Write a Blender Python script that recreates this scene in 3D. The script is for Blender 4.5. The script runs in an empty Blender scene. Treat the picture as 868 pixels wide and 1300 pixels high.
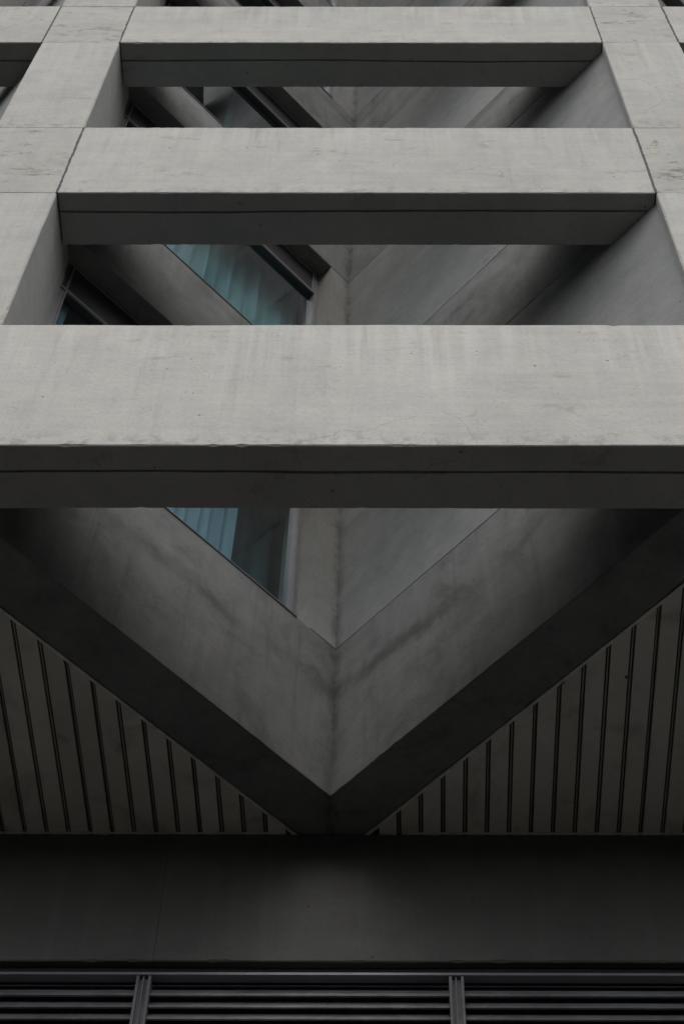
import bpy, math, random
from mathutils import Vector, noise
random.seed(7)
S = 4.3            # metres per model unit (the facade plane stands S metres in front of the camera)
EYE = 1.6
C = bpy.context.scene.collection

# ------------------------------------------------------------------ numbers of the building (model units)
AXX, AYY = -0.0623, 1.5369           # inner corner of the folded wall
TL, TR = math.radians(43.449), math.radians(43.1835)
DL = Vector((-math.sin(TL), -math.cos(TL), 0)); NL = Vector((-math.cos(TL), math.sin(TL), 0))
DR = Vector((math.sin(TR), -math.cos(TR), 0)); NR = Vector((math.cos(TR), math.sin(TR), 0))
COL = (-0.6389, -0.4909)             # column of bay 0 (left), next one follows after PITCH
COLR = (0.4236, 0.5684)
PITCH = 1.061
DEP = 0.0869                         # beam depth
BB = [1.6946, 2.4537, 3.1975, 3.945, 4.69, 5.435]
BT = [2.0035, 2.7370, 3.4333, 4.185, 4.93, 5.675]
VB = [1.6946, 2.5034, 3.2734, 3.9979, 4.75, 5.50]      # undersides of the bands of the folded wall
VJR = [2.0131, 2.7763, 3.4944, 4.2808, 5.035, 5.785]   # tops, right leg
VJL = [2.0131, 2.7362, 3.4529, 4.2600, 5.010, 5.760]   # tops (sills), left leg
TH = 0.0788
YW = 1.6026
TOPZ = 6.25

def W(x, y, z): return Vector((x*S, y*S, z*S + EYE))

# ------------------------------------------------------------------ node helpers
def newmat(name):
    m = bpy.data.materials.new(name); m.use_nodes = True
    nt = m.node_tree; nt.nodes.clear()
    out = nt.nodes.new('ShaderNodeOutputMaterial')
    return m, nt, out
def N(nt, t, **kw):
    n = nt.nodes.new(t)
    for k, v in kw.items():
        if k.startswith('i_'):
            n.inputs[k[2:].replace('_', ' ')].default_value = v
        else: setattr(n, k, v)
    return n
def ramp(nt, src, p0, p1, c0=(0,0,0,1), c1=(1,1,1,1)):
    r = nt.nodes.new('ShaderNodeValToRGB'); r.color_ramp.elements[0].position = p0; r.color_ramp.elements[1].position = p1
    r.color_ramp.elements[0].color = c0; r.color_ramp.elements[1].color = c1
    nt.links.new(src, r.inputs[0]); return r.outputs[0]
def math_(nt, op, a, b=None, c=None, clamp=False):
    n = nt.nodes.new('ShaderNodeMath'); n.operation = op; n.use_clamp = clamp
    for i, v in enumerate((a, b, c)):
        if v is None: continue
        if isinstance(v, (int, float)): n.inputs[i].default_value = v
        else: nt.links.new(v, n.inputs[i])
    return n.outputs[0]
def mapr(nt, src, a, b, c, d, smooth=False):
    n = nt.nodes.new('ShaderNodeMapRange'); n.clamp = True
    if smooth: n.interpolation_type = 'SMOOTHSTEP'
    nt.links.new(src, n.inputs[0])
    for i, v in enumerate((a, b, c, d)): n.inputs[i+1].default_value = v
    return n.outputs[0]
def mixc(nt, fac, a, b, mode='MIX'):
    n = nt.nodes.new('ShaderNodeMix'); n.data_type = 'RGBA'; n.blend_type = mode
    for i, v in ((0, fac), (6, a), (7, b)):
        if isinstance(v, (int, float)): n.inputs[i].default_value = v
        elif isinstance(v, tuple): n.inputs[i].default_value = v
        else: nt.links.new(v, n.inputs[i])
    return n.outputs[2]
def noise_(nt, vec, scale, detail=4, rough=.55, dist=0, stretch=None):
    if stretch:
        mp = nt.nodes.new('ShaderNodeMapping'); mp.inputs['Scale'].default_value = stretch
        nt.links.new(vec, mp.inputs[0]); vec = mp.outputs[0]
    n = nt.nodes.new('ShaderNodeTexNoise'); n.inputs['Scale'].default_value = scale; n.inputs['Detail'].default_value = detail
    n.inputs['Roughness'].default_value = rough; n.inputs['Distortion'].default_value = dist
    nt.links.new(vec, n.inputs['Vector']); return n.outputs['Fac']

def concrete(name, base=(.38,.37,.345), dark=(.25,.245,.225), stain=(.13,.125,.11), streaks=.5, bands=None, pits=1.0, grime=0.0, cracks=.3, mottle=1.0, rot=0.0, vband=None, drips=0.0, blotch=0.0, tone=None):
    """weathered precast concrete; bands = heights (m, world) along which a run-off tide mark lies"""
    base = tuple(b*ALB for b in base); stain = tuple(b*ALB for b in stain)
    m, nt, out = newmat(name)
    geo = N(nt, 'ShaderNodeNewGeometry'); oi = N(nt, 'ShaderNodeObjectInfo')
    # each precast piece gets its own piece of the pattern
    off = N(nt, 'ShaderNodeVectorMath', operation='SCALE'); off.inputs[3].default_value = 1.0
    comb = N(nt, 'ShaderNodeCombineXYZ')
    rnd = math_(nt, 'MULTIPLY', oi.outputs['Random'], 37.0)
    for i in range(3): nt.links.new(rnd, comb.inputs[i])
    add = N(nt, 'ShaderNodeVectorMath', operation='ADD'); nt.links.new(geo.outputs['Position'], add.inputs[0]); nt.links.new(comb.outputs[0], add.inputs[1])
    P = add.outputs[0]
    sep = N(nt, 'ShaderNodeSeparateXYZ'); nt.links.new(geo.outputs['Position'], sep.inputs[0])
    big = noise_(nt, P, .9, 5, .6, .3)
    mid = noise_(nt, P, 4.5, 6, .62, .4)
    fine = noise_(nt, P, 55, 4, .6)
    grain = noise_(nt, P, 240, 2, .5)
    hor = noise_(nt, P, 3.0, 6, .65, .2, (.45, .45, 6.0))     # trowel / board marks, along the length
    ver = noise_(nt, P, 3.2, 5, .6, .1, (3.2, 3.2, .22))      # run-off, straight down
    val = math_(nt, 'MULTIPLY', mapr(nt, big, .3, .7, .90, 1.06), mapr(nt, mid, .3, .72, 1-.10*mottle, 1+.05*mottle))
    val = math_(nt, 'MULTIPLY', val, mapr(nt, hor, .35, .7, 1.03, .955))
    val = math_(nt, 'MULTIPLY', val, mapr(nt, fine, .3, .7, .94, 1.05))
    val = math_(nt, 'MULTIPLY', val, mapr(nt, grain, .3, .7, .95, 1.04))
    val = math_(nt, 'MULTIPLY', val, mapr(nt, oi.outputs['Random'], 0, 1, .965, 1.03))
    col = mixc(nt, mapr(nt, mid, .25, .75, 0, 1), base + (1,), tuple(b*f for b, f in zip(base, (1.03, 1.0, .95))) + (1,))
    vm = N(nt, 'ShaderNodeVectorMath', operation='SCALE'); nt.links.new(col, vm.inputs[0]); nt.links.new(val, vm.inputs[3])
    col = vm.outputs[0]
    # pale lime run-off
    col = mixc(nt, math_(nt, 'MULTIPLY', mapr(nt, ver, .52, .68, 0, 1), .22*streaks), col, (min(base[0]*1.35,.6), min(base[1]*1.35,.6), min(base[2]*1.33,.6), 1))
    if drips:   # short pale and dark tears below the top arris of each piece
        tc = N(nt, 'ShaderNodeTexCoord'); sg = N(nt, 'ShaderNodeSeparateXYZ'); nt.links.new(tc.outputs['Generated'], sg.inputs[0])
        ln = noise_(nt, P, 5.5, 3, .6, 0, (1.0, 1.0, .03))
        top = math_(nt, 'ADD', sg.outputs[2], math_(nt, 'MULTIPLY', math_(nt, 'SUBTRACT', ln, .5), 1.6))
        d1 = noise_(nt, P, 14.0, 3, .55, 0, (1.0, 1.0, .035))
        f1 = math_(nt, 'MULTIPLY', mapr(nt, d1, .42, .68, 0, 1, True), mapr(nt, top, .35, .95, 0, 1, True))
        col = mixc(nt, math_(nt, 'MULTIPLY', f1, .24*drips), col, (min(base[0]*1.45,.7), min(base[1]*1.46,.7), min(base[2]*1.47,.7), 1))
        d2 = noise_(nt, P, 9.0, 4, .6, .2, (1.0, 1.0, .05))
        f2 = math_(nt, 'MULTIPLY', mapr(nt, d2, .56, .70, 0, 1, True), mapr(nt, top, .45, 1.05, 0, 1, True))
        col = mixc(nt, math_(nt, 'MULTIPLY', f2, .30*drips), col, (.20,.18,.13,1))
        # grime creeping up from the lower arris
        d3 = noise_(nt, P, 12.0, 5, .7, .4)
        f3 = math_(nt, 'MULTIPLY', mapr(nt, d3, .46, .62, 0, 1, True), mapr(nt, sg.outputs[2], .0, .13, 1, 0, True))
        ny = N(nt, 'ShaderNodeSeparateXYZ'); nt.links.new(geo.outputs['True Normal'], ny.inputs[0])
        f3 = math_(nt, 'MULTIPLY', f3, mapr(nt, ny.outputs[1], -.9, -.5, 1, 0))      # on the outer face only
        col = mixc(nt, math_(nt, 'MULTIPLY', f3, .40*drips), col, (.12,.11,.09,1))
    if blotch:  # brown lichen-like patches
        b1 = noise_(nt, P, 3.4, 6, .72, .6, (.8, .8, 1.9))
        b2 = noise_(nt, P, 16.0, 4, .7, .3, (.7, .7, 1.7))
        f = math_(nt, 'MULTIPLY', mapr(nt, b1, .575 if blotch < .5 else .53, .66 if blotch < .5 else .62, 0, 1, True), mapr(nt, b2, .42, .60, 0, 1, True))
        col = mixc(nt, math_(nt, 'MULTIPLY', f, blotch), col, (.13,.105,.065,1))
    # darker soot run-off
    ver2 = noise_(nt, P, 5.0, 4, .6, .2, (2.2, 2.2, .16))
    col = mixc(nt, math_(nt, 'MULTIPLY', mapr(nt, ver2, .56, .74, 0, 1), .35*streaks), col, stain + (1,))
    if grime:
        g = noise_(nt, P, 2.1, 6, .66, .8)
        col = mixc(nt, math_(nt, 'MULTIPLY', mapr(nt, g, .45, .72, 0, 1, True), grime), col, stain + (1,))
    if rot:   # brushed diagonal smears
        mp = N(nt, 'ShaderNodeMapping'); mp.inputs['Rotation'].default_value = (0.0, .75, .4); nt.links.new(P, mp.inputs[0])
        d = noise_(nt, mp.outputs[0], 4.5, 5, .6, .5, (.5, 1.0, 4.0))
        col = mixc(nt, math_(nt, 'MULTIPLY', mapr(nt, d, .48, .66, 0, 1, True), rot), col, stain + (1,))
    if bands:
        wob = noise_(nt, geo.outputs['Position'], 1.6, 4, .6)
        wob = math_(nt, 'MULTIPLY', math_(nt, 'SUBTRACT', wob, .5), .30)
        fray = noise_(nt, geo.outputs['Position'], 7.0, 5, .65, .5)
        z = math_(nt, 'ADD', sep.outputs[2], wob)
        z = math_(nt, 'ADD', z, math_(nt, 'MULTIPLY', math_(nt, 'SUBTRACT', fray, .5), .26))
        for (h, w, k) in bands:
            d = math_(nt, 'ABSOLUTE', math_(nt, 'SUBTRACT', z, h))
            f = mapr(nt, d, 0, w, 1, 0, True)
            f = math_(nt, 'MULTIPLY', f, mapr(nt, noise_(nt, P, 1.3, 4, .6), .36, .62, .12, 1))
            col = mixc(nt, math_(nt, 'MULTIPLY', f, k), col, stain + (1,))
    # vertical dirt line in the inner corner
    if vband:
        sx = math_(nt, 'ABSOLUTE', math_(nt, 'SUBTRACT', sep.outputs[0], AXX*S))
        f = mapr(nt, math_(nt, 'ADD', sx, math_(nt, 'MULTIPLY', math_(nt, 'SUBTRACT', mid, .5), .06)), 0.0, .055, 1, 0, True)
        f = math_(nt, 'MULTIPLY', f, mapr(nt, noise_(nt, geo.outputs['Position'], 9, 4, .7), .38, .6, .2, 1))
        col = mixc(nt, math_(nt, 'MULTIPLY', f, vband), col, stain + (1,))
    # blow holes
    vo = N(nt, 'ShaderNodeTexVoronoi'); vo.inputs['Scale'].default_value = 9.0; nt.links.new(P, vo.inputs['Vector'])
    hole = mapr(nt, vo.outputs['Distance'], .05, .085, 1, 0)
    hole = math_(nt, 'MULTIPLY', hole, mapr(nt, noise_(nt, P, 3.7, 2, .5), .55, .6, 0, 1))
    vo2 = N(nt, 'ShaderNodeTexVoronoi'); vo2.inputs['Scale'].default_value = 38.0; nt.links.new(P, vo2.inputs['Vector'])
    hole2 = math_(nt, 'MULTIPLY', mapr(nt, vo2.outputs['Distance'], .10, .17, 1, 0), mapr(nt, noise_(nt, P, 6.3, 3, .5), .56, .64, 0, .8))
    hole = math_(nt, 'MULTIPLY', math_(nt, 'MAXIMUM', hole, hole2), pits)
    col = mixc(nt, math_(nt, 'MULTIPLY', hole, .6), col, (.05,.048,.042,1))
    # upward-facing ledges coloured dark to cut light bounced onto the undersides above
    sn = N(nt, 'ShaderNodeSeparateXYZ'); nt.links.new(geo.outputs['Normal'], sn.inputs[0])
    col = mixc(nt, mapr(nt, sn.outputs[2], .6, .9, 0, .85), col, (.06,.058,.05,1))
    # hairline cracks, only here and there
    if cracks:
        w = N(nt, 'ShaderNodeTexVoronoi', feature='DISTANCE_TO_EDGE'); w.inputs['Scale'].default_value = 1.1
        dn = N(nt, 'ShaderNodeTexNoise'); dn.inputs['Scale'].default_value = 2.5; dn.inputs['Detail'].default_value = 5; nt.links.new(P, dn.inputs['Vector'])
        s2 = N(nt, 'ShaderNodeVectorMath', operation='SCALE'); s2.inputs[3].default_value = .5; nt.links.new(dn.outputs['Color'], s2.inputs[0])
        a2 = N(nt, 'ShaderNodeVectorMath', operation='ADD'); nt.links.new(P, a2.inputs[0]); nt.links.new(s2.outputs[0], a2.inputs[1]); nt.links.new(a2.outputs[0], w.inputs['Vector'])
        cr = math_(nt, 'MULTIPLY', mapr(nt, w.outputs['Distance'], .0015, .006, 1, 0), mapr(nt, noise_(nt, P, .8, 3, .5), .57, .63, 0, 1))
        col = mixc(nt, math_(nt, 'MULTIPLY', cr, cracks), col, (.10,.095,.08,1))
    b = N(nt, 'ShaderNodeBsdfPrincipled'); nt.links.new(col, b.inputs['Base Color'])
    b.inputs['Roughness'].default_value = 0.88; b.inputs['Specular IOR Level'].default_value = .25
    hgt = math_(nt, 'ADD', math_(nt, 'MULTIPLY', fine, .5), math_(nt, 'MULTIPLY', mid, 1.3))
    hgt = math_(nt, 'ADD', hgt, math_(nt, 'MULTIPLY', grain, .25))
    hgt = math_(nt, 'SUBTRACT', hgt, math_(nt, 'MULTIPLY', hole, 1.2))
    bump = N(nt, 'ShaderNodeBump'); bump.inputs['Strength'].default_value = .55; bump.inputs['Distance'].default_value = .006
    nt.links.new(hgt, bump.inputs['Height']); nt.links.new(bump.outputs[0], b.inputs['Normal'])
    nt.links.new(b.outputs[0], out.inputs[0])
    return m

def plain(name, col, rough=.6, metal=0.0, var=.12, scale=6.0, spec=.5, dirt=0.0):
    m, nt, out = newmat(name)
    geo = N(nt, 'ShaderNodeNewGeometry')
    n1 = noise_(nt, geo.outputs['Position'], scale, 5, .6)
    n2 = noise_(nt, geo.outputs['Position'], scale*14, 3, .6)
    c = mixc(nt, mapr(nt, n1, .3, .7, 0, 1), tuple(x*(1-var) for x in col) + (1,), tuple(min(1, x*(1+var)) for x in col) + (1,))
    c = mixc(nt, mapr(nt, n2, .35, .7, 0, .15), c, tuple(x*.6 for x in col) + (1,))
    if dirt:
        n3 = noise_(nt, geo.outputs['Position'], 2.3, 5, .65, .6)
        c = mixc(nt, mapr(nt, n3, .5, .7, 0, dirt, True), c, (.05, .045, .04, 1))
    b = N(nt, 'ShaderNodeBsdfPrincipled'); nt.links.new(c, b.inputs['Base Color'])
    b.inputs['Roughness'].default_value = rough; b.inputs['Metallic'].default_value = metal; b.inputs['Specular IOR Level'].default_value = spec
    bump = N(nt, 'ShaderNodeBump'); bump.inputs['Strength'].default_value = .25; bump.inputs['Distance'].default_value = .003
    nt.links.new(n2, bump.inputs['Height']); nt.links.new(bump.outputs[0], b.inputs['Normal'])
    nt.links.new(b.outputs[0], out.inputs[0]); return m

tide = [((z + .206)*S + EYE, .13, .62) for z in VB]
M = {}
ALB = 1.0      # common albedo of the precast concrete, relative to the tones below
M['beam'] = concrete('beam_concrete', base=(.407,.405,.388), streaks=.5, cracks=.3, mottle=.75, drips=1.0, blotch=.25)
M['upper'] = concrete('upper_beam_concrete', base=(.372,.371,.356), streaks=.45, cracks=.35, mottle=.9, drips=.9, blotch=.35)
M['node'] = concrete('node_concrete', base=(.367,.366,.35), streaks=.3, blotch=.75, drips=.3, grime=.10, cracks=.35, mottle=.7)
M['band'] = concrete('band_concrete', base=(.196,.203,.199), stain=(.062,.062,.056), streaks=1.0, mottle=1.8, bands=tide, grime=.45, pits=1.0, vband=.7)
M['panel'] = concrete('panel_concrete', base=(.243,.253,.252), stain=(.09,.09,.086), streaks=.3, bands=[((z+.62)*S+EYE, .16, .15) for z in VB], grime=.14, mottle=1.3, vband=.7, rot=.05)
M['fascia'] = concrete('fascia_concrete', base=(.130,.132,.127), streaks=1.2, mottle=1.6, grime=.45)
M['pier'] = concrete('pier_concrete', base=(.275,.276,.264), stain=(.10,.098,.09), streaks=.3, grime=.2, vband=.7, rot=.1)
M['sealant'] = plain('joint_sealant', (.022,.021,.024), .8, 0, .5, 30)
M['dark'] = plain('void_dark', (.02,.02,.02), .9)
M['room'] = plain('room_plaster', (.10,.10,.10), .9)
M['slat'] = plain('slat_paint', (.62,.60,.52), .55, 0, .10, 1.6, .4, .35)
M['slat_b'] = plain('slat_paint_worn', (.56,.535,.46), .6, 0, .12, 2.1, .4, .5)
M['slat_c'] = plain('slat_paint_fresh', (.66,.64,.57), .5, 0, .07, 1.2, .4, .25)
M['groove'] = plain('slat_groove', (.06,.056,.06), .7, 0, .3)
M['groove_rib'] = plain('slat_groove_rib', (.34,.32,.30), .6, 0, .2)
M['trim'] = plain('edge_trim', (.66,.63,.56), .5, 0, .2, 12, .4, .3)
M['alu'] = plain('aluminium_frame', (.24,.232,.238), .5, .15, .08, 9)
M['alu_dark'] = plain('aluminium_frame_dark', (.055,.052,.055), .45, .2, .15, 9)
M['rail'] = plain('louver_rail', (.22,.22,.25), .5, .2, .1, 9)
M['blade'] = plain('louver_blade', (.20,.20,.205), .6, .1, .25, 7, .5, .3)
M['curtain'] = None

def curtain_mat(name, c0, c1):
    m, nt, out = newmat(name)
    geo = N(nt, 'ShaderNodeNewGeometry')
    n1 = noise_(nt, geo.outputs['Position'], 2.4, 4, .6, .2, (3.0, 3.0, .25))
    c = mixc(nt, mapr(nt, n1, .3, .7, 0, 1), c0 + (1,), c1 + (1,))
    d = N(nt, 'ShaderNodeBsdfDiffuse'); nt.links.new(c, d.inputs[0])
    t = N(nt, 'ShaderNodeBsdfTranslucent'); nt.links.new(c, t.inputs[0])
    x = N(nt, 'ShaderNodeMixShader'); x.inputs[0].default_value = .25
    nt.links.new(d.outputs[0], x.inputs[1]); nt.links.new(t.outputs[0], x.inputs[2]); nt.links.new(x.outputs[0], out.inputs[0]); return m
M['curtain'] = curtain_mat('curtain_cloth_pale', (.36,.43,.50), (.56,.64,.72))
M['curtain_teal'] = curtain_mat('curtain_cloth_teal', (.36,.48,.485), (.58,.72,.73))
M['curtain_dim'] = curtain_mat('curtain_cloth_dark', (.05,.07,.078), (.10,.13,.14))
def glass_mat():
    m, nt, out = newmat('window_glass')
    fr = N(nt, 'ShaderNodeFresnel'); fr.inputs[0].default_value = 1.52
    gg = N(nt, 'ShaderNodeNewGeometry')      # one mirror image per pane: only its outer face reflects
    f = math_(nt, 'MULTIPLY', math_(nt, 'MULTIPLY', fr.outputs[0], 1.7), math_(nt, 'SUBTRACT', 1.0, gg.outputs['Backfacing']), clamp=True)
    tr = N(nt, 'ShaderNodeBsdfTransparent'); tr.inputs[0].default_value = (.84,.955,.975,1)
    gl = N(nt, 'ShaderNodeBsdfGlossy'); gl.inputs[0].default_value = (.9,.95,1,1); gl.inputs['Roughness'].default_value = .015
    x = N(nt, 'ShaderNodeMixShader'); nt.links.new(f, x.inputs[0]); nt.links.new(tr.outputs[0], x.inputs[1]); nt.links.new(gl.outputs[0], x.inputs[2])
    nt.links.new(x.outputs[0], out.inputs[0]); return m
M['glass'] = glass_mat()

# ------------------------------------------------------------------ mesh helpers
def link(name, verts, faces, mat, parent=None, smooth=False, mats=None, midx=None):
    me = bpy.data.meshes.new(name); me.from_pydata([tuple(v) for v in verts], [], faces)
    for mm in (mats or [mat]): me.materials.append(mm)
    if midx:
        for p, i in zip(me.polygons, midx): p.material_index = i
    me.validate(); me.update()
    import bmesh
    bm = bmesh.new(); bm.from_mesh(me); bmesh.ops.recalc_face_normals(bm, faces=bm.faces); bm.to_mesh(me); bm.free()
    if smooth:
        for p in me.polygons: p.use_smooth = True
    o = bpy.data.objects.new(name, me); C.objects.link(o)
    if parent: o.parent = parent
    return o

def sweep(name, O, U, V, L, prof, length, mat, parent, step=.035, jit=.0016, seed=0.0, vary=None):
    """prof(s) -> closed list of (a, b) in metres along V (depth) and L (up); swept along U from O"""
    n = max(2, int(length/step)+1)
    verts = []; faces = []
    k = None
    for i in range(n+1):
        s = length*i/n
        pr = prof(s, seed); k = len(pr)
        for j, (a, b) in enumerate(pr):
            verts.append(O + U*s + V*a + L*b)
    for i in range(n):
        for j in range(k):
            a = i*k+j; b = i*k+(j+1) % k
            faces.append((a, b, b+k, a+k))
    faces.append(tuple(range(k))[::-1]); faces.append(tuple(range(n*k, n*k+k)))
    return link(name, verts, faces, mat, parent)

def arris(s, seed, i, base=.006):
    """chamfer width of edge i at station s, with a few knocked-off spots"""
    a = noise.noise(Vector((s*2.3 + seed*7.1, i*13.7, seed*3.3)))
    b = noise.noise(Vector((s*9.0 + seed*5.3, i*4.1, 8.8 + seed)))
    w = base*(1 + .45*a)
    c = noise.noise(Vector((s*26.0 + seed*2.3, i*3.7, 4.4 + seed)))
    if b > .30: w += (b-.30)*.012
    if c > .40: w += (c-.40)*.030
    return max(.0015, w)
def wav(s, seed, i, amp=.0036):
    return amp*(noise.noise(Vector((s*.9+seed*3.7, i*5.1, 2.2))) + .35*noise.noise(Vector((s*4.3+seed*1.7, i*9.1, 6.2))))

def rect_prof(d, h, groove=None, base=.006):
    def f(s, seed):
        c = [arris(s, seed, i, base) for i in range(4)]
        w = [wav(s, seed, i) for i in range(4)]
        y0, y1, z0, z1 = 0+w[0], d, 0+w[1], h+w[2]
        p = [(y0, z1-c[0]), (y0, z0+c[1]), (y0+c[1], z0)]
        if groove:
            g = groove + .013*noise.noise(Vector((s*.55+seed*2.0, 3.3, 1.1))) + .003*noise.noise(Vector((s*2.5, seed, 5)))
            gw = .0075 + .0035*noise.noise(Vector((s*3.1, 7.7, seed)))
            p += [(g-gw, z0+.001), (g-gw+.001, z0+.022), (g+gw-.001, z0+.022), (g+gw, z0+.002)]
        p += [(y1-c[2], z0), (y1, z0+c[2]), (y1, z1-c[3]), (y1-c[3], z1), (y0+c[0], z1)]
        return p
    return f

def tagp(o, label): o['label'] = label; return o

# ------------------------------------------------------------------ the building
bld = bpy.data.objects.new('concrete_building', None); C.objects.link(bld)
bld['label'] = 'grey concrete building with a grid of beams and columns in front of folded walls'
bld['category'] = 'building'
bld.location = (0, 0, 0)
X_, Y_, Z_ = Vector((1,0,0)), Vector((0,1,0)), Vector((0,0,1))
GAP = .013; HG = .005

BAYS = (-1, 0, 1)
def colx(i):          # column i: 0 is the left one in view, 1 the right one
    if i == 0: return COL
    if i == 1: return COLR
    if i < 0: return (COL[0]+PITCH*i, COL[1]+PITCH*i)
    return (COLR[0]+PITCH*(i-1), COLR[1]+PITCH*(i-1))
NL_ = len(BB)
def sealant_v(x, z0, z1, seed, parent):
    """irregular bead in an upright joint, a hair proud of the face"""
    v = []; f = []; n = 70
    for i in range(n+1):
        z = z0 + (z1-z0)*i/n
        a = noise.noise(Vector((i*.16, seed*3.1, 1))); b = noise.noise(Vector((i*.31, seed*5.7, 9)))
        w = .0080 + .0048*noise.noise(Vector((i*.45, seed, 4)))
        c = x + .0045*a
        for (dx, dy) in ((-w, .02), (-w, -.0012), (w, -.0012), (w, .02)):
            v.append(Vector((c+dx, 1*S+dy+.0006*b, z)))
    for i in range(n):
        for j in range(3):
            a = i*4+j; f.append((a, a+1, a+5, a+4))
    return link('joint_sealant', v, f, M['sealant'], parent)
seed = 1.0
for lv in range(NL_):
    zb, zt = BB[lv]*S+EYE, BT[lv]*S+EYE
    # beams: the lowest one runs past the columns without an open joint
    for bay in BAYS:
        x0, x1 = colx(bay)[1]*S, colx(bay+1)[0]*S
        seed += 1
        if lv == 0: continue
        sweep('facade_beam', Vector((x0+GAP*.5, S, zb)), X_, Y_, Z_, rect_prof(DEP*S, zt-zb, groove=(.035 if lv != 1 else .030)*S), x1-x0-GAP, M['upper'], bld, seed=seed)
    if lv == 0:
        b = sweep('facade_beam', Vector((colx(-1)[0]*S, S, zb)), X_, Y_, Z_, rect_prof(DEP*S, zt-zb, groove=.0365*S), (colx(2)[1]-colx(-1)[0])*S, M['beam'], bld, step=.035, seed=seed)
        tagp(b, 'lowest and deepest beam, running unbroken across the facade')
    for ci in (-1, 0, 1, 2):
        x0, x1 = colx(ci)[0]*S, colx(ci)[1]*S
        seed += 1
        if lv > 0:
            sweep('column_block', Vector((x0+GAP*.5, S, zb+HG*.5)), X_, Y_, Z_, rect_prof(.157*S, zt-zb-HG, base=.003), x1-x0-GAP, M['node'], bld, step=.04, seed=seed)
            sealant_v(x0, zb, zt, seed, bld); sealant_v(x1, zb, zt, seed+.5, bld)
        # column length between this beam and the next
        zn = (BB[lv+1]*S+EYE) if lv+1 < NL_ else zt + .4*S
        prof = rect_prof(.158*S, x1-x0, base=.008)
        # swept upwards: depth along Y, width along -X
        sweep('column_segment', Vector((x1, S, zt+HG*.5)), Z_, Y_, -X_, prof, zn-zt-HG, M['upper'], bld, step=.04, seed=seed+.3)
        # thin packed joint lines above and below the block
        for zz in ((zt, zb) if lv > 0 else (zt,)):
            v = [Vector((x0+.004, S+.004, zz-HG*.6)), Vector((x1-.004, S+.004, zz-HG*.6)), Vector((x1-.004, S+.3, zz-HG*.6)), Vector((x0+.004, S+.3, zz-HG*.6))]
            v += [q + Vector((0, 0, HG*1.2)) for q in v]
            link('joint_sealant', v, [(0,1,2,3), (4,5,6,7), (0,1,5,4), (1,2,6,5), (2,3,7,6), (3,0,4,7)], M['sealant'], bld)

def leg_piece(name, bx, D, Nn, u0, u1, z0, z1, mat, o0=0.0, o1=TH, seed=0.0, base=.004, step=.04):
    O = Vector((AXX*S+bx, AYY*S, 0)) + D*(u0*S) + Nn*(o0*S); O.z = z0
    o = sweep(name, O, D, Nn, Z_, rect_prof((o1-o0)*S, z1-z0, base=base), (u1-u0)*S, mat, bld, step=step, seed=seed)
    if u0 == 0.0:      # mitred end in the inner corner
        k = len(rect_prof(1, 1)(0, 0))
        half = (TL+TR)/2
        for v in list(o.data.vertices)[:k]:
            a = (v.co - O).dot(Nn)
            v.co = v.co - D*(max(a, 0)/math.tan(half) - .0006)
        o.data.update()
    return o

def curved_cloth(name, bx, u0, u1, o, z0, z1, mat, pleat=.11, amp=.035, seed=0):
    n = int((u1-u0)*S/.012); rows = 10
    v = []; f = []
    O = Vector((AXX*S+bx, AYY*S, 0))
    for r in range(rows+1):
        t = r/rows; z = z0 + (z1-z0)*t
        for i in range(n+1):
            s = u0*S + (u1-u0)*S*i/n
            ph = s/pleat*2*math.pi + 3.4*noise.noise(Vector((s*1.9, seed, 0))) + 1.2*noise.noise(Vector((s*6.0, seed, 2)))
            a = amp*(.55+.45*(1-t))*(.75 + 1.1*noise.noise(Vector((s*3.3, seed, 7))))*(math.sin(ph) + .45*math.sin(ph*.53+1.3))
            a += .02*noise.noise(Vector((s*3, z*.8, seed)))
            sway = .02*noise.noise(Vector((s*1.2, z*.9, seed+4)))
            v.append(O + DL*(s+sway) + NL*(o*S + a) + Z_*z)
    for r in range(rows):
        for i in range(n):
            a = r*(n+1)+i; f.append((a, a+1, a+n+2, a+n+1))
    return link(name, v, f, mat, None, smooth=True)

def box_pts(O, a, b, c):
    return [O, O+a, O+a+b, O+b, O+c, O+a+c, O+a+b+c, O+b+c]
BOXF = [(0,1,2,3), (4,5,6,7), (0,1,5,4), (1,2,6,5), (2,3,7,6), (3,0,4,7)]
def boxes(name, specs, mat, parent):
    v = []; f = []
    for sp in specs:
        k = len(v); v += box_pts(*sp); f += [tuple(i+k for i in q) for q in BOXF]
    return link(name, v, f, mat, parent)

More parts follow.
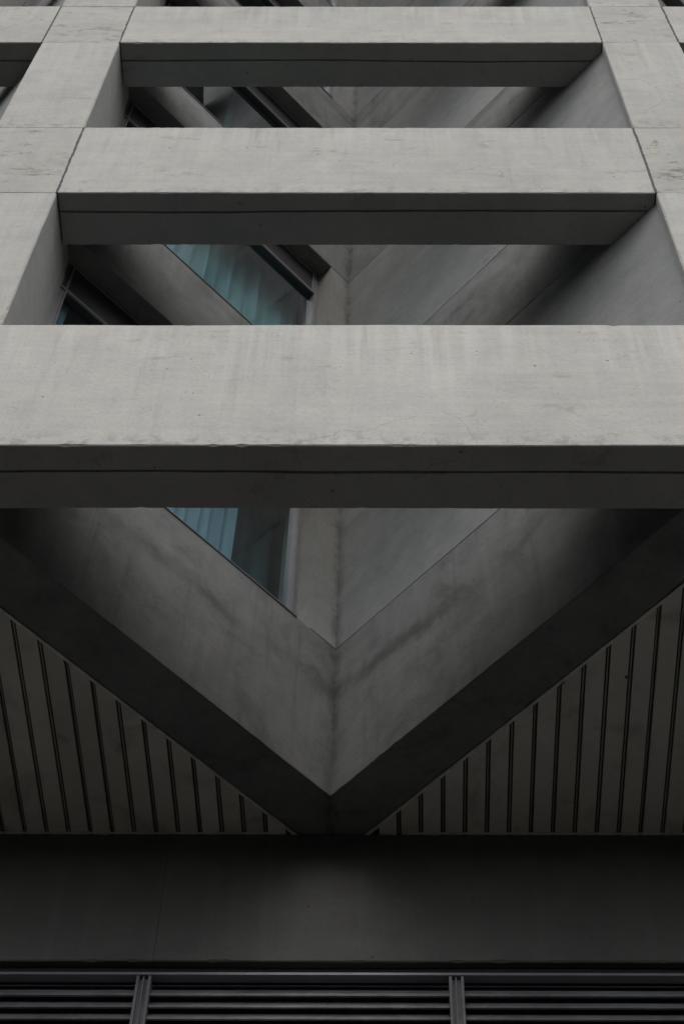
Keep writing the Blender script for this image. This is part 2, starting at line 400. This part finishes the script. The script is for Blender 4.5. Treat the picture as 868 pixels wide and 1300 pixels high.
WU0, WU1 = .052, .604            # window opening along the left leg
WO = .037                        # face of the frame
UE_L, UE_R = .66, .722
HJ = .0035
for bay in BAYS:
    bx = PITCH*bay*S
    O = Vector((AXX*S+bx, AYY*S, 0))
    nl = len(VB)
    for lv in range(nl):
        seed += 1
        zb = VB[lv]*S+EYE; zjr = VJR[lv]*S+EYE; zjl = VJL[lv]*S+EYE
        zn = (VB[lv+1] if lv+1 < nl else TOPZ)*S+EYE
        if lv == 0: zbl, zbr = zb+.006, zb+.006
        else: zbl = zbr = zb
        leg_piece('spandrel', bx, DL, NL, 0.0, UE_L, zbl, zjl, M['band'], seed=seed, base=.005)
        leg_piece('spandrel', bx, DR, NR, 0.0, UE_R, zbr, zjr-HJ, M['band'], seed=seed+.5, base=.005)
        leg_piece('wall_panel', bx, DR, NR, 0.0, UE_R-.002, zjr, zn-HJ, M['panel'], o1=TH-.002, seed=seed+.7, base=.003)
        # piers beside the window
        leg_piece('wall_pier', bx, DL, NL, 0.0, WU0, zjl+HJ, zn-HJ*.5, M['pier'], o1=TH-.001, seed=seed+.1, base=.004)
        # ---- window
        Fo = O + DL*(WU0*S) + NL*(WO*S); Fo.z = zjl
        Wd = (WU1-WU0)*S; Hh = zn - zjl
        jw, sh, hh, fd = .050, .045, .41, .075
        fr = boxes('window', [
            (Fo, DL*jw, NL*fd, Z_*(Hh-.004)),
            (Fo+DL*(Wd-.135), DL*.135, NL*fd, Z_*(Hh-.004)),
            (Fo+DL*jw+Z_*.001, DL*(Wd-2*jw), NL*fd, Z_*sh),
        ], M['alu'], bld)
        # raised lips that give the jambs their double line
        boxes('jamb_lip', [(Fo+DL*(.003)-NL*.012+Z_*.002, DL*.010, NL*.011, Z_*(Hh-.01)),
                           (Fo+DL*(jw-.016)-NL*.012+Z_*.002, DL*.012, NL*.011, Z_*(Hh-.01)),
                           (Fo+DL*(Wd-.131)-NL*.012+Z_*.002, DL*.012, NL*.011, Z_*(Hh-.01)),
                           (Fo+DL*(.07)-NL*.015+Z_*.016, DL*(Wd-.14), NL*.014, Z_*.012)], M['alu'], fr)
        boxes('sill', [(O + DL*(.082*S) - NL*.010 + Z_*(zjl-.010), DL*((WU1-.082)*S), NL*.09, Z_*.007),
                       (O + DL*(.082*S) - NL*.004 + Z_*(zjl+.001), DL*((WU1-.082)*S), NL*.09, Z_*.006)], M['alu'], fr)
        boxes('head_box', [(Fo+DL*jw+Z_*(Hh-hh), DL*(Wd-2*jw), NL*fd, Z_*(hh-.004))], M['alu_dark'], fr)
        zl = Hh-hh
        boxes('head_trim', [(Fo+DL*(jw+.002)-NL*.014+Z_*(zl-.006), DL*(Wd-2*jw-.004), NL*.0135, Z_*.020),
                            (Fo+DL*(jw+.002)-NL*.010+Z_*(zl+.024), DL*(Wd-2*jw-.004), NL*.0095, Z_*.010),
                            (Fo+DL*(jw+.012)-NL*.012+Z_*(Hh-.03), DL*(Wd-2*jw-.024), NL*.0115, Z_*.014),
                            (Fo+DL*(jw+.012)-NL*.012+Z_*(zl+.036), DL*.014, NL*.0115, Z_*(hh-.068)),
                            (Fo+DL*(Wd-jw-.026)-NL*.012+Z_*(zl+.036), DL*.014, NL*.0115, Z_*(hh-.068))], M['alu_dark'] if False else M['alu'], fr)
        boxes('pane', [(Fo+DL*(jw-.004)+NL*.034+Z_*(sh-.003), DL*(Wd-2*jw+.008), NL*.006, Z_*(zl-sh+.006))], M['glass'], fr)
        # curtains
        if bay == 0 and lv == 0:
            c = curved_cloth('curtain', bx, .150, .50, .085, zjl+.02, zn-.10, M['curtain'], seed=3)
            c['label'] = 'pale blue curtain drawn across the lowest window above the folded concrete band'; c['category'] = 'curtain'; c['group'] = 'curtains behind the windows'
            c = curved_cloth('curtain', bx, .045, .155, .115, zjl+.02, zn-.10, M['curtain_dim'], pleat=.17, seed=5)
            c['label'] = 'dark sheer curtain beside the pale one, nearest the inner corner in the lowest window'; c['category'] = 'curtain'; c['group'] = 'curtains behind the windows'
            c = curved_cloth('curtain', bx, .546, .560, .062, zjl+.02, zn-.10, M['curtain'], pleat=.05, amp=.012, seed=21)
            c['label'] = 'thin strip of pale curtain hanging beside the left column, seen just above the lowest beam'; c['category'] = 'curtain'; c['group'] = 'curtains behind the windows'
        if bay == 0 and lv == 1:
            c = curved_cloth('curtain', bx, .045, .56, .10, zjl+.02, zn-.10, M['curtain_teal'], pleat=.15, amp=.045, seed=9)
            c['label'] = 'teal curtain filling the window seen between the two lower beams'; c['category'] = 'curtain'; c['group'] = 'curtains behind the windows'
        if bay == 0 and lv == 2:
            c = curved_cloth('curtain', bx, .322, .338, .075, zjl+.02, zn-.10, M['curtain_dim'], pleat=.07, amp=.02, seed=12)
            c['label'] = 'narrow gathered curtain in the dark window seen below the top beam'; c['category'] = 'curtain'; c['group'] = 'curtains behind the windows'
# rooms: floor slabs and a back wall between the folds, partitions behind each inner corner
YB = 2.35
for bay in (-2, -1, 0, 1):
    ax0 = AXX + PITCH*bay; ax1 = ax0 + PITCH
    if bay == -2: ax0 = AXX - 1.75
    if bay == 1: ax1 = AXX + 1.75
    # polygon just behind the outer faces
    t = TH - .004
    vy = 1.115
    pl = []
    # vertex near the column: right leg of this bay meets left leg of the next
    c1 = Vector((ax0, AYY + t/math.sin(TR) - .0, 0)); c2 = Vector((ax1, AYY + t/math.sin(TL), 0))
    if bay == -2: c1 = Vector((ax0, 1.2, 0))
    if bay == 1: c2 = Vector((ax1, 1.2, 0))
    xv = AXX + PITCH*bay + .535
    poly = [(c1.x, c1.y), (xv, vy), (c2.x, c2.y), (c2.x, YB), (c1.x, YB)]
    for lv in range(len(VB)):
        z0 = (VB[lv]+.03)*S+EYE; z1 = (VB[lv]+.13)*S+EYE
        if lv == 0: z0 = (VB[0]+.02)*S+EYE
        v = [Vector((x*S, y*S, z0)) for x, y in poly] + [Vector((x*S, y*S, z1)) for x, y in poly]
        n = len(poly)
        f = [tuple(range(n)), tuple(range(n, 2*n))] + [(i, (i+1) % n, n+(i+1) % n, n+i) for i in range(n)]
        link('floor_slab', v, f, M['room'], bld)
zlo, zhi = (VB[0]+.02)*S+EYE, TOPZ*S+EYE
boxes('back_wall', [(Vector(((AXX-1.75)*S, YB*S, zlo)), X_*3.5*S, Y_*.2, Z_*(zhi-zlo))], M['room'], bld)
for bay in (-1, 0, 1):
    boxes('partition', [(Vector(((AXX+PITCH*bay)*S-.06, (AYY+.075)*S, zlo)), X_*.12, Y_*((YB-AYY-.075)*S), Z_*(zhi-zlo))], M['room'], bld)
boxes('void_cap', [(Vector(((AXX-1.75)*S, (1.0+DEP)*S-.05, zhi)), X_*3.5*S, Y_*(YB-1-DEP+.05)*S, Z_*.3)], M['fascia'], bld)  # unseen lid added over the fold voids to stop light from above
for s_ in (-1, 1):
    boxes('side_wall', [(Vector(((AXX+1.75*s_)*S-.1, 1.15*S, 0)), X_*.2, Y_*(YB-1.15)*S, Z_*zhi)], M['fascia'], bld)

# ------------------------------------------------------------------ slatted ceilings under the folds
def clip_poly(poly, inside, inter):
    out = []
    for i in range(len(poly)):
        a, b = poly[i], poly[(i+1) % len(poly)]
        ia, ib = inside(a), inside(b)
        if ia: out.append(a)
        if ia != ib: out.append(inter(a, b))
    return out
def clip_half(poly, px, py, nx, ny):
    ins = lambda p: (p[0]-px)*nx + (p[1]-py)*ny >= 0
    def it(a, b):
        da = (a[0]-px)*nx + (a[1]-py)*ny; db = (b[0]-px)*nx + (b[1]-py)*ny
        t = da/(da-db); return (a[0]+(b[0]-a[0])*t, a[1]+(b[1]-a[1])*t)
    return clip_poly(poly, ins, it)
zc = BB[0]*S+EYE + .004
SP = .02925*S
LEAN = .0193
for bay, lab in ((-1, 'slatted ceiling left of the dark concrete fold'), (0, 'slatted ceiling right of the dark concrete fold')):
    axa, axb = (AXX+PITCH*bay)*S, (AXX+PITCH*(bay+1))*S
    ay = AYY*S
    off = (TH+.004)*S
    vs = []; fs = []; mi = []
    x = (-.500 + bay*0)*S - 20*SP if bay == -1 else .028*S
    x = -.500*S - 22*SP if bay == -1 else .0285*S - 1*SP
    xend = axb - .0*S
    def addprism(poly, z0, z1, mid):
        if len(poly) < 3: return
        k = len(vs); n = len(poly)
        for (a, b) in poly: vs.append(Vector((a, b, z0)))
        for (a, b) in poly: vs.append(Vector((a, b, z1)))
        fs.append(tuple(range(k, k+n))); mi.append(mid)
        fs.append(tuple(range(k+n, k+2*n))); mi.append(mid)
        for i in range(n): fs.append((k+i, k+(i+1) % n, k+n+(i+1) % n, k+n+i)); mi.append(mid)
    def cut(poly):
        # behind the right leg's outer face of this bay
        px, py = axa + NR.x*off, ay + NR.y*off
        poly = clip_half(poly, px, py, NR.x, NR.y)
        if len(poly) < 3: return poly
        px, py = axb + NL.x*off, ay + NL.y*off
        return clip_half(poly, px, py, NL.x, NL.y)
    j = 0
    while x < xend + SP:
        g = .0100
        Y0, Y1 = 1.0*S, (YW+.004)*S
        lx = LEAN*(Y1-Y0)
        def strip(a, b): return [(a-lx, Y0), (b-lx, Y0), (b, Y1), (a, Y1)]
        dz = .0012*noise.noise(Vector((x*3, 0, 0)))
        addprism(cut(strip(x+g*1.35, x+SP-g*1.35)), zc+dz, zc+.02, random.choice((0, 0, 3, 4)))         # board
        rz = random.choice((.004, .006, .013, .019))
        gx = .0022*noise.noise(Vector((x*7, 2, 0)))
        addprism(cut(strip(x+SP-g*.34+gx, x+SP+g*.34+gx)), zc+rz, zc+.024, 2)      # rib inside the groove
        x += SP; j += 1
    # a few loose fixings and insect nests stuck to the boards
    for k in range(9):
        fx, fy = random.uniform(axa+.15*S, axb-.15*S), random.uniform(1.12*S, YW*S-.05)
        rr = random.uniform(.006, .013)
        addprism(cut([(fx+rr*math.cos(q*1.05)*random.uniform(.7, 1.3), fy+rr*1.3*math.sin(q*1.05)*random.uniform(.7, 1.3)) for q in range(6)]), zc-.008, zc+.003, 1)
    # dark backing
    addprism(cut([(axa-1, 1.0*S), (axb+1, 1.0*S), (axb+1, (YW+.004)*S), (axa-1, (YW+.004)*S)]), zc+.026, zc+.03, 1)
    o = link('slatted_ceiling', vs, fs, None, bld, mats=[M['slat'], M['groove'], M['groove_rib'], M['slat_b'], M['slat_c']], midx=mi)
    tagp(o, lab)
    # light metal edge strips
    def strip_along(D, Nn, axx, u0, u1):
        Oo = Vector((axx, ay, zc-.006)) + Nn*((TH+.0005)*S) + D*(u0*S)
        return (Oo, D*((u1-u0)*S), Nn*.016, Z_*.012)
    boxes('edge_trim', [strip_along(DR, NR, axa, -.02, .66)], M['trim'], o)
    boxes('edge_trim', [strip_along(DL, NL, axb, -.02, .66)], M['trim'], o)
    boxes('edge_trim', [(Vector((axa+.10*S, YW*S-.012, zc-.008)), X_*((PITCH-.17)*S), Y_*.012, Z_*.007)], M['trim'], o)

# ------------------------------------------------------------------ wall below the ceiling
zf0, zf1 = 1.4725*S+EYE, BB[0]*S+EYE-.002
cuts = [-1.81, -.275, 1.25, 1.7]
for i in range(len(cuts)-1):
    a, b = cuts[i]*S, cuts[i+1]*S
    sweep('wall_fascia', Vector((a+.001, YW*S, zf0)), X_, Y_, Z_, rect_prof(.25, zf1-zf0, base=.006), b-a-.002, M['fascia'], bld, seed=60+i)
    if i: boxes('joint_sealant', [(Vector((a-.0025, YW*S+.010, zf0)), X_*.005, Y_*.1, Z_*(zf1-zf0))], M['sealant'], bld)
# recessed strip, rail, louver bank
zr = 1.4525*S+EYE
X0, X1 = -1.8*S, 1.68*S
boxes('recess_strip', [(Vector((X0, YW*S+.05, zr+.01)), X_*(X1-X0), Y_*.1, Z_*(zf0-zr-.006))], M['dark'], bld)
lz0 = 1.10*S+EYE
posts = [-.2825-.3775*k for k in range(4, 0, -1)] + [-.2825+.3775*k for k in range(0, 6)]
edges = [-1.8] + posts + [1.68]
for i in range(len(edges)-1):
    a, b = edges[i]*S+.03, edges[i+1]*S-.03
    if b < -.95*S or a > .95*S: continue
    lo = bpy.data.objects.new('louver_panel', None); C.objects.link(lo); lo.parent = bld
    # blades: sloping, with a bright rounded nose
    v = []; f = []
    k = 0
    z = 1.4225*S+EYE
    while z > lz0:
        sg = noise.noise(Vector((z*9, i*3.3, 0)))*.0015
        y = YW*S + .012
        pts = [(y, z-.007+sg), (y, z+.003+sg), (y+.010, z+.009), (y+.052, z+.074), (y+.052, z+.066), (y+.016, z+.004), (y+.012, z-.008)]
        n = len(pts); kk = len(v)
        for xx in (a, b):
            for (yy, zz) in pts: v.append(Vector((xx, yy, zz)))
        for j in range(n): f.append((kk+j, kk+(j+1) % n, kk+n+(j+1) % n, kk+n+j))
        z -= .0765
    me = link('louver_blades', v, f, M['blade'], lo)
post_objs = []
for px in posts:
    if abs(px) > .95: continue
    a = px*S
    boxes('louver_post', [(Vector((a-.038, YW*S-.012, lz0)), X_*.014, Y_*.09, Z_*(zr-.026-lz0)),
                          (Vector((a+.024, YW*S-.012, lz0)), X_*.014, Y_*.09, Z_*(zr-.026-lz0)),
                          (Vector((a-.024, YW*S+.014, lz0)), X_*.048, Y_*.07, Z_*(zr-.026-lz0)),
                          (Vector((a-.006, YW*S-.004, lz0)), X_*.008, Y_*.012, Z_*(zr-.026-lz0))], M['blade'], bld)
boxes('louver_rail', [(Vector((X0, YW*S-.016, zr-.022)), X_*(X1-X0), Y_*.06, Z_*.016),
                      (Vector((X0, YW*S-.004, zr-.004)), X_*(X1-X0), Y_*.05, Z_*.008)], M['rail'], bld)
boxes('louver_backing', [(Vector((X0, YW*S+.088, lz0)), X_*(X1-X0), Y_*.05, Z_*(zr-lz0))], M['groove'], bld)
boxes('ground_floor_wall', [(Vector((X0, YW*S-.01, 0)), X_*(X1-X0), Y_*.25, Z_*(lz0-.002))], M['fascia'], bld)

# ------------------------------------------------------------------ street
def asphalt():
    m, nt, out = newmat('asphalt')
    geo = N(nt, 'ShaderNodeNewGeometry')
    a = noise_(nt, geo.outputs['Position'], 1.1, 5, .6); b = noise_(nt, geo.outputs['Position'], 120, 3, .7)
    c = mixc(nt, mapr(nt, a, .3, .7, 0, 1), (.013,.013,.012,1), (.020,.020,.018,1))
    c = mixc(nt, mapr(nt, b, .4, .7, 0, .3), c, (.045,.045,.042,1))
    p = N(nt, 'ShaderNodeBsdfPrincipled'); p.inputs['Roughness'].default_value = .9; nt.links.new(c, p.inputs[0]); nt.links.new(p.outputs[0], out.inputs[0]); return m
def sheet(name, x0, y0, x1, y1, z, mat, h=None):
    if h: o = link(name, box_pts(Vector((x0,y0,z-h)), X_*(x1-x0), Y_*(y1-y0), Z_*h), BOXF, mat)
    else: o = link(name, [Vector((x0,y0,z)), Vector((x1,y0,z)), Vector((x1,y1,z)), Vector((x0,y1,z))], [(0,1,2,3)], mat)
    o['kind'] = 'structure'; return o
M['asphalt'] = asphalt()
M['paving'] = plain('paving', (.035,.034,.032), .85, 0, .2, 3)
sheet('ground', -400, -400, 400, 400, 0, M['asphalt'])
sheet('pavement', -60, 1.2, 60, 12, .12, M['paving'], .14)

OPP_Y, OPP_H = -9.0, 9.5  # unseen block added behind the camera to darken street and soffits
opp = boxes('shade_block', [(Vector((-45, OPP_Y-12, 0)), X_*90, Y_*12, Z_*OPP_H)], plain('shade_block_dark', (.035,.033,.03), .85, 0, .2, 2), None)
opp['label'] = 'unseen dark block added behind the camera to keep the ground and undersides dark'; opp['category'] = 'building'
# ------------------------------------------------------------------ light
SUN_EL, SUN_AZ = 55.0, 177.0      # azimuth measured from +Y clockwise: light comes from behind the camera
sc = bpy.context.scene
w = bpy.data.worlds.new('World'); sc.world = w; w.use_nodes = True
nt = w.node_tree; nt.nodes.clear()
sky = nt.nodes.new('ShaderNodeTexSky'); sky.sky_type = 'NISHITA'; sky.sun_disc = False
sky.sun_elevation = math.radians(SUN_EL); sky.sun_rotation = math.radians(SUN_AZ); sky.air_density = 1.0; sky.dust_density = 3.0; sky.ozone_density = 1.0
hs = nt.nodes.new('ShaderNodeHueSaturation'); hs.inputs['Saturation'].default_value = .35
bg = nt.nodes.new('ShaderNodeBackground'); bg.inputs['Strength'].default_value = .15
wo = nt.nodes.new('ShaderNodeOutputWorld')
nt.links.new(sky.outputs[0], hs.inputs['Color']); nt.links.new(hs.outputs[0], bg.inputs[0]); nt.links.new(bg.outputs[0], wo.inputs[0])
ld = bpy.data.lights.new('sun', 'SUN'); ld.energy = 0.75; ld.angle = math.radians(55); ld.color = (1.0, .955, .87)
lo = bpy.data.objects.new('sun', ld); C.objects.link(lo)
el, az = math.radians(SUN_EL), math.radians(SUN_AZ)
dirv = Vector((math.sin(az)*math.cos(el), math.cos(az)*math.cos(el), math.sin(el)))
lo.rotation_euler = dirv.to_track_quat('Z', 'Y').to_euler(); lo.location = dirv*60

# ------------------------------------------------------------------ camera
F_, TH_, YA_, RO_, CX_, CY_ = 2171.82, 58.2562, -.4262, .4241, 471.315, 610.703
th, ya, ro = (math.radians(v) for v in (TH_, YA_, RO_))
Fw = Vector((math.sin(ya)*math.cos(th), math.cos(ya)*math.cos(th), math.sin(th)))
Rt = Vector((math.cos(ya), -math.sin(ya), 0)); Up = Rt.cross(Fw)
R2 = Rt*math.cos(ro) + Up*math.sin(ro); U2 = -Rt*math.sin(ro) + Up*math.cos(ro)
from mathutils import Matrix
cd = bpy.data.cameras.new('camera'); co = bpy.data.objects.new('camera', cd); C.objects.link(co)
mt = Matrix((R2, U2, -Fw)).transposed().to_4x4(); mt.translation = Vector((0, 0, EYE)); co.matrix_world = mt
cd.sensor_fit = 'VERTICAL'; cd.sensor_height = 36; cd.lens = F_/1300*36
cd.shift_x = (434-CX_)/1300; cd.shift_y = (CY_-650)/1300
cd.clip_start = .1; cd.clip_end = 2000
sc.camera = co
sc.view_settings.view_transform = 'Standard'; sc.view_settings.look = 'None'; sc.view_settings.gamma = 1; sc.view_settings.exposure = .46
sc.cycles.max_bounces = 8; sc.cycles.transparent_max_bounces = 8
